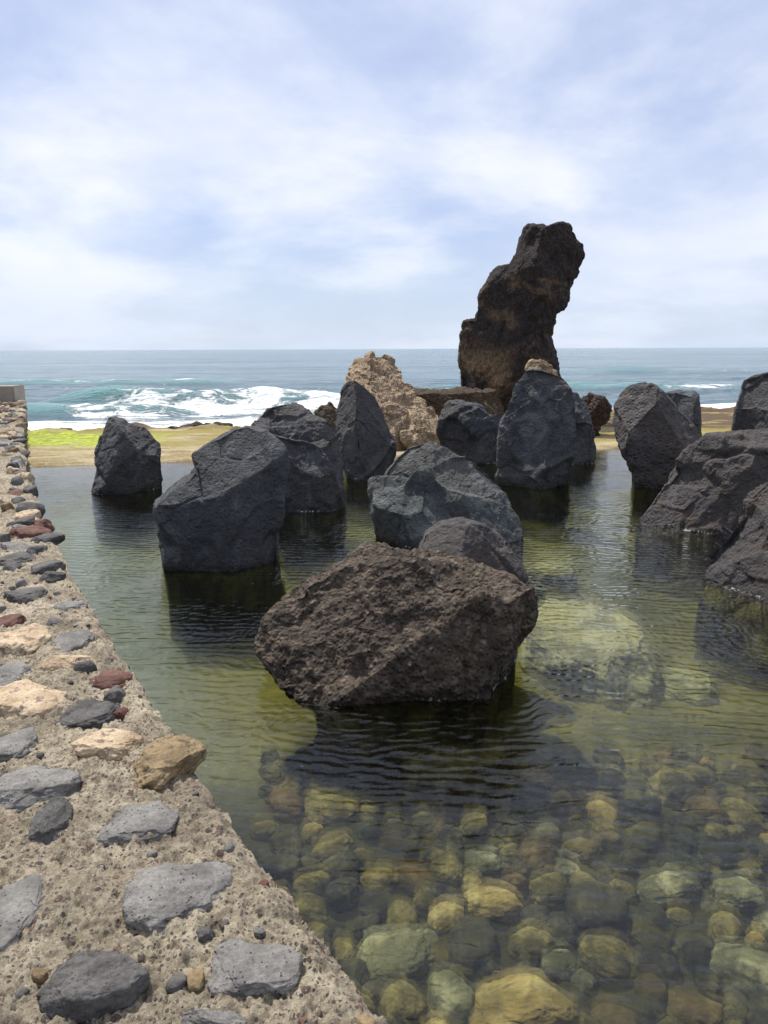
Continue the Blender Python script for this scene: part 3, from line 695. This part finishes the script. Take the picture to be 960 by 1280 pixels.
# tall leaning lava pillar on the platform
boulder('lava_pillar', 'tall leaning black lava pillar rising against the sky from the shore platform', 'rock pillar', 'scoria_dark',
        [(574, 515), (574, 480), (575, 440), (577, 410), (580, 401), (592, 402), (599, 388), (604, 368), (610, 350), (622, 338), (638, 334), (647, 318), (648, 300), (658, 288), (680, 284), (705, 281), (722, 288), (733, 304), (733, 322),
         (727, 338), (714, 360), (711, 378), (698, 392), (696, 405), (688, 422), (692, 440), (697, 460), (703, 485), (706, 515)],
        19.2, 2.2, seed=41, n=210, kind='scoria', base=-0.1, center=(648, 395), amp=0.48, k_rand=4, group=None, e=0.7, facets=[(-0.7, -1, 0, 0.84), (0.6, -1, 0.1, 0.86)])
# tan masonry-like rubble ridge
boulder('rubble_ridge', 'crumbling tan and brown rubble ridge left of the lava pillar, behind the dark slab', 'rock ridge', 'scoria_tan',
        [(438, 540), (436, 480), (441, 462), (452, 450), (462, 442), (472, 446), (480, 440), (492, 440), (494, 460), (502, 463), (505, 477), (518, 480), (521, 497), (532, 504), (535, 522), (544, 528), (548, 555)],
        14.4, 3.0, seed=43, n=150, kind='basalt', base=-0.3, center=(485, 510), amp=1.7, k_rand=4, group=None, facets=[(0.6, -0.5, 0.8, 0.72)])
boulder('rock_shelf', 'low dark brown flat-topped shelf of rock between the rubble ridge and lava pillar', 'rock shelf', 'reef',
        [(490, 530), (496, 500), (506, 490), (530, 488), (560, 488), (590, 487), (620, 490), (632, 510), (636, 530)],
        17.6, 2.4, seed=45, n=90, kind='scoria', base=-0.2, amp=0.5, group=None, e=0.4, k_rand=2)
boulder('clinker_rock', 'small rough dark red clinker rock on the platform, right of the tallest upright boulder', 'rock', 'scoria_red',
        [(722, 535), (722, 505), (728, 495), (742, 494), (756, 498), (763, 508), (760, 525), (748, 537)],
        16.2, 1.0, seed=47, n=70, kind='scoria', base=-0.1, group=None, amp=0.9)
boulder('clinker_rock', 'small brown rock wedged behind the tall leaning slab, beside the ledged boulder', 'rock', 'reef',
        [(394, 535), (393, 515), (402, 506), (415, 503), (428, 508), (432, 535)],
        13.6, 0.9, seed=49, n=60, kind='scoria', base=-0.1, group=None, amp=0.9)
boulder('clinker_rock', 'small tan capped rock at the foot of the lava pillar, peeking above the upright boulder', 'rock', 'scoria_tan',
        [(654, 500), (656, 462), (664, 452), (678, 449), (690, 454), (698, 470), (702, 500)],
        16.5, 0.9, seed=51, n=60, kind='scoria', base=-0.1, group=None, amp=0.9)

# low reef rocks along the outer lip of the platform
reef = [(222, 534, 8, 'small brown reef rock at the foam, leftmost of the outer reef'), (243, 533, 12, 'longest low brown reef rock at the foam, second from the left'),
        (262, 534, 8, 'small rounded reef rock at the foam, third from the left'), (277, 531, 9, 'knobbly reef rock standing highest in the foam, fourth from the left'),
        (395, 527, 10, 'small reef rock at the foam, touching the ledged boulder in view'), (80, 536, 7, 'tiny reef rock in the foam between the far wall end and peaked boulder')]
for i, (px_, py_, rpx, lab) in enumerate(reef):
    c = at_z(px_, py_ + 3, 0.0); V, Q = cube_sphere(26)
    sc = rpx / FPX * c[1]
    v = V * np.array([sc * 1.5, sc * 0.8, 0.09]); nr = vnormals(v, Q)
    f1, f2, idv = voro(v + i * 9.1, 4.0, i)
    v = v + nr * (0.10 * (0.5 - f1) + 0.08 * fbm(v + i * 5, 3, 4, s=i))[:, None]
    v[:, 2] = v[:, 2] * 0.9
    o = link('reef_rock', mesh_from('reef_rock', v, Q, MAT['reef'])); o.location = (c[0], c[1], 0.05)
    tag(o, lab, 'rock', 'low reef rocks along the outer edge of the platform')

# ------------------------------------------------------------------ the stone wall under the camera
rows = [Y0]
while rows[-1] < 0.9: rows.append(rows[-1] + 0.04)
while rows[-1] < Y1: rows.append(rows[-1] + max(0.0042, 0.0030 * rows[-1]))
rows = np.array(rows)
ex_ = edge_x(rows); tx = np.gradient(ex_, rows); tl = np.sqrt(1 + tx * tx)
nx_, ny_ = -1 / tl, tx / tl        # inward (away from the pool)
face = np.linspace(-0.8, 0.40, 46); uu = np.concatenate([np.linspace(0, 1.15, 260), np.linspace(1.16, 2.1, 50)])
prof = [(0.0, z_, 1) for z_ in face] + [(u_, HW, 0) for u_ in uu] + [(2.1, z_, 2) for z_ in np.linspace(0.4, -0.8, 8)]
pu = np.array([p[0] for p in prof]); pz = np.array([p[1] for p in prof]); pk = np.array([p[2] for p in prof])
Xg = ex_[:, None] + nx_[:, None] * pu[None]; Yg = rows[:, None] + ny_[:, None] * pu[None]; Zg = np.repeat(pz[None], len(rows), 0)
p = np.stack([Xg.ravel(), Yg.ravel(), Zg.ravel()], 1); K = np.repeat(pk[None], len(rows), 0).ravel(); U = np.repeat(pu[None], len(rows), 0).ravel()
f1, f2, idv = voro(p, 22, 5); g1, g2, idw = voro(p, 46, 8)
dist = np.sqrt(p[:, 0] ** 2 + p[:, 1] ** 2)
hgt = 0.026 * fbm(p, 3.2, 4, s=71) + 0.020 * fbm(p, 13, 5, 0.62, s=72) + 0.018 * (0.5 - f1) * (idv > 0.35) + 0.011 * (0.5 - g1) + 0.009 * fbm(p, 60, 3, 0.6, s=73) - 0.014 * sstep(fbm(p, 24, 3, 0.6, s=79), 0.22, 0.45)
hgt += 0.05 * sstep(dist, 5, 12) * fbm(p, 2.6, 4, s=75)
topk = (K == 0)
edge_off = -0.03 * np.exp(-((p[:, 1] - 1.2) / 0.5) ** 2) + 0.035 * fbm(np.stack([p[:, 0], p[:, 1], 0 * U], 1), 2.2, 4, s=81) + 0.012 * fbm(p, 14, 4, s=82)
rnd_ = np.exp(-(U / 0.035) ** 2)
p[:, 2] += np.where(topk, hgt - 0.035 * rnd_, 0)
nxg = np.repeat(nx_[:, None], len(prof), 1).ravel(); nyg = np.repeat(ny_[:, None], len(prof), 1).ravel()
push = np.where(K == 2, 0, edge_off * np.exp(-U / 0.5)) + np.where(K == 1, -(0.03 * (0.5 - f1) + hgt), 0)
push = np.where(K == 1, push + 0.012, push)
p[:, 0] += nxg * push; p[:, 1] += nyg * push
p[:, 2] = np.where((K == 1) & (p[:, 2] > 0.39), 0.39 + hgt, p[:, 2])
wall = bpy.data.objects.new('stone_wall', None); COL.objects.link(wall)
tag(wall, 'low wall of tan pebbly mortar with rounded lava stones set in its top, along the left', 'wall')
link('mortar', mesh_from('mortar', p, grid_quads(len(rows), len(prof))[:, ::-1], MAT['mortar']), wall)

_var = {}
def stone_shape(seed, n, angular=0.75):
    rng = np.random.RandomState(seed); V, Q = cube_sphere(n)
    v = V * np.array([1, 1, 1.0])
    v = np.sign(v) * np.abs(v) ** 0.85
    pl = [(rng.uniform(-1, 1), rng.uniform(-1, 1), rng.uniform(-0.1, 0.7), rng.uniform(0.78, 0.93)) for _ in range(7)]
    pl += [(rng.uniform(-.3, .3), rng.uniform(-.3, .3), 1, rng.uniform(0.72, 0.85))]
    v = cut(v, pl) * angular + v * (1 - angular)
    nr = vnormals(v, Q)
    v = v + nr * (0.16 * fbm(v + seed * 3.1, 1.3, 3, s=seed) + 0.07 * fbm(v + seed * 3.1, 4.5, 4, 0.6, s=seed + 2) + 0.17 * chips(v + seed * 3.1, 2.0, seed) + 0.012 * fbm(v + seed, 18, 3, s=seed + 4))[:, None]
    return v, Q
# (photo x, y of centre, half width px, half height px, material, protrusion m, turn)
near_stones = [
 (215, 1112, 70, 50, 'st_grey', .050, .1), (172, 1024, 58, 33, 'st_grey', .032, -.1), (318, 1208, 56, 44, 'st_grey', .035, .1), (122, 1220, 60, 46, 'st_dark', .060, .3),
 (8, 1135, 46, 62, 'st_grey', .030, .0), (272, 1276, 48, 22, 'st_grey', .03, 0), (45, 975, 52, 30, 'st_grey', .05, .1), (60, 1026, 28, 34, 'st_dark', .055, .4),
 (203, 952, 36, 40, 'st_ochre', .06, -.3), (135, 926, 48, 22, 'st_cream', .055, .1), (12, 930, 26, 24, 'st_grey', .03, 0), (108, 888, 38, 23, 'st_dark', .04, .1),
 (28, 872, 50, 30, 'st_cream', .055, .0), (135, 847, 26, 12, 'st_red', .025, 0), (88, 826, 34, 14, 'st_cream', .055, 0), (106, 832, 12, 8, 'st_dark', .04, 0),
 (88, 800, 26, 15, 'st_grey', .035, 0), (25, 797, 32, 20, 'st_cream', .055, 0), (14, 838, 24, 14, 'st_grey', .03, 0), (5, 778, 22, 12, 'st_red', .03, 0),
 (256, 1166, 11, 11, 'st_dark', .02, 0), (28, 741, 24, 12, 'st_dark', .04, 0), (85, 755, 22, 8, 'st_grey', .02, 0), (58, 708, 18, 12, 'st_dark', .06, 0),
 (66, 719, 14, 8, 'st_dark', .05, 0), (22, 697, 18, 10, 'st_dark', .04, 0), (22, 681, 24, 8, 'st_grey', .04, 0), (36, 664, 22, 9, 'st_red', .06, 0),
 (33, 644, 10, 9, 'st_cream', .06, 0), (45, 686, 14, 7, 'st_dark', .05, 0), (70, 775, 12, 6, 'st_dark', .02, 0), (150, 890, 10, 8, 'st_red', .02, 0)]
used = []
def put_stone(x, y, rx, ry, mat, prot, rz, seed, n, as_part=True, tilt=(0, 0)):
    v, Q = stone_shape(seed, n)
    rzz = max(prot * 1.25, 0.45 * min(rx, ry))
    M3 = np.array(Matrix.Rotation(rz, 3, 'Z') @ Matrix.Rotation(tilt[0], 3, 'X') @ Matrix.Rotation(tilt[1], 3, 'Y'))
    vv = (v * np.array([rx, ry, rzz]) * 1.05) @ M3.T
    top_ = vv[:, 2].max()
    org = np.array([x, y, HW + prot - top_])
    if as_part:
        o = link('stone', mesh_from('stone', vv, Q, MAT[mat]), wall); o.location = org
    return vv + org, Q
i = 0
for (px_, py_, hx, hy, mt, pr, rz) in near_stones:
    c = at_z(px_, py_, HW + pr * 0.4); a = at_z(px_ + hx, py_, HW); b = at_z(px_ - hx, py_, HW)
    t_ = at_z(px_, py_ - hy, HW + pr * 0.8); bt = at_z(px_, py_ + hy, HW)
    rx = (a[0] - b[0]) / 2; ry = max((t_[1] - bt[1]) / 2, 0.02)
    dd = math.hypot(c[0], c[1]); n = 60 if dd < 3.2 else 36 if dd < 5 else 20
    put_stone(c[0], c[1], rx, ry, mt, pr * 1.0, rz + 0.2 * random.uniform(-1, 1), 100 + i, n, tilt=(random.uniform(-.1, .1), random.uniform(-.1, .1)))
    used.append((c[0], c[1], max(rx, ry))); i += 1
# the rest of the wall top, packed more densely with distance
rng = np.random.RandomState(5); extra = []
tries = 0
while len(extra) < 420 and tries < 12000:
    tries += 1
    y = rng.uniform(-2.2, Y1) if rng.rand() < 0.25 else rng.uniform(5.0, Y1)
    u = rng.uniform(0.04, 1.9); ex0 = float(edge_x(y)); x = ex0 - u * 0.87; yy_ = y - u * 0.45
    far_ = sstep(np.array(math.hypot(x, yy_)), 4, 8)
    r = min(rng.uniform(0.05, 0.13) + 0.10 * float(far_) * rng.rand(), u * 0.8 + 0.06)
    if yy_ < 2.75 and yy_ > 0.3: continue
    if yy_ < 5.0: r = min(r, rng.uniform(0.035, 0.085))
    if any((x - a) ** 2 + (yy_ - b) ** 2 < (0.80 * (r + c_)) ** 2 for a, b, c_ in used): continue
    used.append((x, yy_, r)); extra.append((x, yy_, r, float(far_)))
extra.sort(key=lambda t: math.hypot(t[0], t[1]) if t[1] > 0.5 else 99)
mats_far = ['st_dark', 'st_dark', 'st_grey', 'st_dark', 'st_red', 'st_grey', 'st_cream', 'st_ochre', 'st_dark', 'st_grey', 'st_dark', 'st_ochre']
bulk = {}
parts_left = 99 - len(near_stones)
for k, (x, y, r, f_) in enumerate(extra):
    mt = mats_far[rng.randint(len(mats_far))]; pr = 0.025 + 0.05 * f_ * rng.rand() + 0.008
    part = k < parts_left
    vv, Q = put_stone(x, y, r * rng.uniform(0.8, 1.3), r * rng.uniform(0.7, 1.1), mt, pr, rng.uniform(0, 3.1), 300 + k, 18 if part else 10, part, (rng.uniform(-.4, .4), rng.uniform(-.4, .4)))
    if not part: bulk.setdefault(mt, []).append((vv, Q))
for k in range(260):      # loose-looking pebbles bedded in the mortar near the camera
    y = rng.uniform(1.0, 5.0); u = rng.uniform(0.03, 1.3); x = float(edge_x(y)) - u * 0.87; yy_ = y - u * 0.45; r = rng.uniform(0.008, 0.024)
    if any((x - a) ** 2 + (yy_ - b) ** 2 < (r + c_) ** 2 for a, b, c_ in used): continue
    mt = ['st_dark', 'st_dark', 'st_grey', 'st_red', 'st_dark', 'st_ochre'][rng.randint(6)]
    bulk.setdefault(mt, []).append(put_stone(x, yy_, r * 1.2, r, mt, 0.008 + 0.3 * r, rng.uniform(0, 3), 900 + k % 12, 8, False))
V_, Q_, mi, off = [], [], [], 0; ms = list(bulk)
for j, mt in enumerate(ms):
    for vv, Q in bulk[mt]:
        V_.append(vv); Q_.append(Q + off); off += len(vv); mi += [j] * len(Q)
if V_:
    me = mesh_from('small_stones', np.concatenate(V_), np.concatenate(Q_), [MAT[m_] for m_ in ms])
    me.polygons.foreach_set('material_index', np.array(mi, np.int32))
    tag(link('small_stones', me, wall), kind='stuff')

# concrete block at the far end of the wall
def bevel_box(sx, sy, sz, bev):
    bm = bmesh.new(); bmesh.ops.create_cube(bm, size=1); bmesh.ops.scale(bm, vec=(sx, sy, sz), verts=bm.verts)
    bmesh.ops.bevel(bm, geom=bm.edges[:], offset=bev, segments=2, affect='EDGES')
    me = bpy.data.meshes.new('block'); bm.to_mesh(me); bm.free(); return me
ew = at_z(20, 503, HW)
me = bevel_box(1.0, 0.9, 1.3, 0.03); me.materials.append(MAT['concrete'])
o = link('concrete_block', me); o.location = (ew[0] - 0.55, ew[1] + 0.35, 0.25 + 0.02); o.rotation_euler = (0, 0, 0.1)
tag(o, 'plain grey concrete block at the far end of the stone wall', 'concrete block')

# ------------------------------------------------------------------ stones under water
shapes = []
for k in range(9):
    v, Q = stone_shape(700 + k, 22, 0.4); shapes.append((v, Q))
cm = {}
def cob_mesh(k, mt):
    if (k, mt) not in cm: cm[(k, mt)] = mesh_from('cobble', shapes[k][0], shapes[k][1], MAT[mt])
    return cm[(k, mt)]
def bedz(x, y): return float(terrain_z(np.array([x]), np.array([y]))[0])
placed = []
def cobble(x, y, rx, ry, rz, mt, label, group, name='submerged_cobble', k=None, zoff=0.25, turn=None, hi=None):
    k = rng.randint(9) if k is None else k
    me = cob_mesh(k, mt)
    if hi: v, Q = stone_shape(hi, 50, 0.5); me = mesh_from(name, v, Q, MAT[mt])
    o = bpy.data.objects.new(name, me); COL.objects.link(o)
    o.location = (x, y, bedz(x, y) + rz * zoff); o.scale = (rx, ry, rz); o.rotation_euler = (rng.uniform(-.2, .2), rng.uniform(-.2, .2), rng.uniform(0, 6.28) if turn is None else turn)
    tag(o, label, 'cobble' if 'cobble' in name else 'stone', group); placed.append((x, y, max(rx, ry))); return o
special = [
 (650, 1245, 78, 44, 'cob_gold', 'largest golden yellow stone under water at the bottom frame edge'),
 (617, 1108, 40, 20, 'cob_gold', 'flat golden stone under water, above and left of the largest golden one'),
 (492, 1172, 50, 30, 'cob_pale', 'pale green stone under water beside the wall edge'),
 (838, 1085, 42, 20, 'cob_pale', 'long pale olive stone under water in the lower right'),
 (925, 1093, 34, 20, 'cob_pale', 'pale olive stone under water touching the right frame edge'),
 (600, 1060, 30, 15, 'cob_pale', 'dull green flat stone under water just above the flat golden stone'),
 (560, 1070, 24, 16, 'cob_olive', 'olive stone left of the dull green flat stone'),
 (685, 1092, 30, 16, 'cob_olive', 'olive stone right of the flat golden stone'),
 (765, 1175, 40, 26, 'cob_olive', 'broad olive grey stone in the middle of the cobble bed'),
 (415, 1000, 36, 14, 'cob_olive', 'long yellowish stone under water close to the wall, furthest out'),
 (545, 1265, 22, 16, 'cob_gold', 'small golden stone left of the largest golden one'),
 (728, 1045, 26, 14, 'cob_gold', 'small yellow stone on the far side of the cobble bed'),
 (520, 1080, 30, 14, 'cob_brown', 'brownish long stone under water near the wall edge'),
 (640, 1215, 20, 16, 'cob_brown', 'rusty stone resting above the largest golden one'),
 (700, 1180, 26, 20, 'cob_pale', 'pale greenish cobble right of the rusty stone'),
 (870, 1235, 40, 22, 'cob_brown', 'brown flat stone in the lower right corner'),
]
for i, (px_, py_, hx, hy, mt, lab) in enumerate(special):
    c = at_z(px_, py_, -0.42); rx = hx / FPX * (c[1] * CP + (H - c[2]) * SP)
    t_ = at_z(px_, py_ - hy, -0.42); bt = at_z(px_, py_ + hy, -0.42); ry = (t_[1] - bt[1]) / 2
    cobble(c[0], c[1], rx, ry, min(rx, ry) * 0.55, mt, lab, 'pale and golden stones standing out on the pool bed', 'submerged_stone', turn=rng.uniform(-.3, .3), zoff=0.5, hi=800 + i)
for i, (px_, py_, hx, hy, z_, mt, lab) in enumerate([
 (728, 786, 82, 52, -0.27, 'slab_sand', 'wide pale sandy slab just under the water right of the brown front boulder'),
 (860, 850, 46, 22, -0.52, 'slab_sand', 'dim olive slab under water, right of and nearer than the wide pale slab'),
 (688, 708, 34, 11, -0.38, 'slab_sand', 'mossy green slab just under the water behind the front boulder'),
 (560, 925, 85, 42, -0.30, 'cob_olive', 'mossy rock ledge under water at the foot of the brown front boulder')]):
    c = at_z(px_, py_, z_); rx = hx / FPX * (c[1] * CP + (H - c[2]) * SP); ry = (at_z(px_, py_ - hy, z_)[1] - at_z(px_, py_ + hy, z_)[1]) / 2
    v, Q = stone_shape(900 + i, 60, 0.5); nr = vnormals(v, Q); v[:, 2] = np.minimum(v[:, 2], 0.55 - 0.10 * np.clip((v[:, 0] ** 2 + v[:, 1] ** 2), 0, 1.2) + 0.05 * fbm(v, 3, 4, s=i))
    o = link('submerged_slab', mesh_from('submerged_slab', v, Q, MAT[mt])); rz = 0.30
    o.scale = (rx, ry, rz); o.location = (c[0], c[1], z_ - 0.55 * rz)
    rz = (z_ + 0.74) / 1.3; o.scale = (rx, ry, rz); o.location = (c[0], c[1], z_ - 0.55 * rz)
    tag(o, lab, 'slab', 'broad slabs lying under the water')
cnt = 0; tries = 0
while cnt < 280 and tries < 14000:
    tries += 1
    px_ = rng.uniform(330, 1100); py_ = 935 + 400 * rng.rand() ** 0.75
    c = at_z(px_, py_, -0.45); x, y = c[0], c[1]
    if x < float(edge_x(y)) + 0.05: continue
    r = rng.uniform(0.05, 0.115) * (1.5 if rng.rand() < 0.15 else 1)
    if any((x - a) ** 2 + (y - b) ** 2 < (0.74 * (r + c_)) ** 2 for a, b, c_ in placed): continue
    mt = ['cob_olive', 'cob_dark', 'cob_olive', 'cob_dark', 'cob_brown', 'cob_dark', 'cob_olive', 'cob_pale', 'cob_dark', 'cob_dark', 'cob_olive', 'cob_gold'][rng.randint(12)]
    rx, ry = r * rng.uniform(0.9, 1.4), r * rng.uniform(0.8, 1.1)
    cobble(x, y, rx, ry, r * rng.uniform(0.5, 0.85), mt, 'rounded weedy cobble among the many lying side by side on the shallow pool bed', 'cobbles covering the shallow pool bed')
    cnt += 1
# say which cobble: by its colour, its size and the marked stone it lies next to
tone = {'cob_olive': 'olive', 'cob_dark': 'dark grey', 'cob_brown': 'brown', 'cob_pale': 'pale green', 'cob_gold': 'golden yellow'}
short = ['largest golden stone', 'flat golden stone', 'pale green stone by the wall', 'long pale olive stone', 'pale stone at the right edge', 'dull green flat stone',
         'left olive stone', 'right olive stone', 'broad olive grey stone', 'long yellowish stone by the wall', 'small golden stone at the bottom',
         'small yellow far stone', 'brownish long stone', 'rusty stone', 'pale greenish cobble', 'brown flat corner stone']
cobs = [o for o in COL.objects if o.name.startswith('submerged_cobble')]; spec = [o for o in COL.objects if o.name.startswith('submerged_stone')]
free = set(range(len(cobs)))
for rank, lead in ((0, ''), (1, 'second ')):
    for so_, sh in zip(spec, short):
        for word, dx, dy in (('just left of', -1, 0), ('just right of', 1, 0), ('just beyond', 0, 1), ('just nearer than', 0, -1)):
            best = None
            for i_ in free:
                d_ = cobs[i_].location - so_.location; al_ = d_.x * dx + d_.y * dy; ac_ = abs(d_.x * dy) + abs(d_.y * dx)
                if al_ > 0.05 and ac_ < 0.7 * al_ and al_ < 0.6 + 0.3 * rank and (best is None or al_ < best[0]): best = (al_, i_)
            if best:
                free.discard(best[1]); c_ = cobs[best[1]]
                c_['label'] = '%s%s cobble %s the %s' % (lead, tone[c_.data.materials[0].name and [k_ for k_ in tone if MAT[k_] == c_.data.materials[0]][0]], word, sh)
for i_ in free:
    c_ = cobs[i_]; t_ = tone[[k_ for k_ in tone if MAT[k_] == c_.data.materials[0]][0]]
    sz = 'small' if max(c_.scale) < 0.11 else 'large'
    y_ = c_.location.y; x_ = c_.location.x - float(edge_x(y_))
    a_ = 'near bottom edge' if y_ < 2.0 else 'nearer half' if y_ < 2.4 else 'mid bed' if y_ < 2.8 else 'farther half' if y_ < 3.2 else 'along far side'
    b_ = 'close to the wall' if x_ < 0.7 else 'left of centre' if c_.location.x < 0.4 else 'at the right edge' if c_.location.x > 1.5 else 'right of centre'
    c_['label'] = '%s %s cobble %s, %s' % (sz, t_, a_, b_)
print('cobbles', cnt, 'wall stones', len(extra))
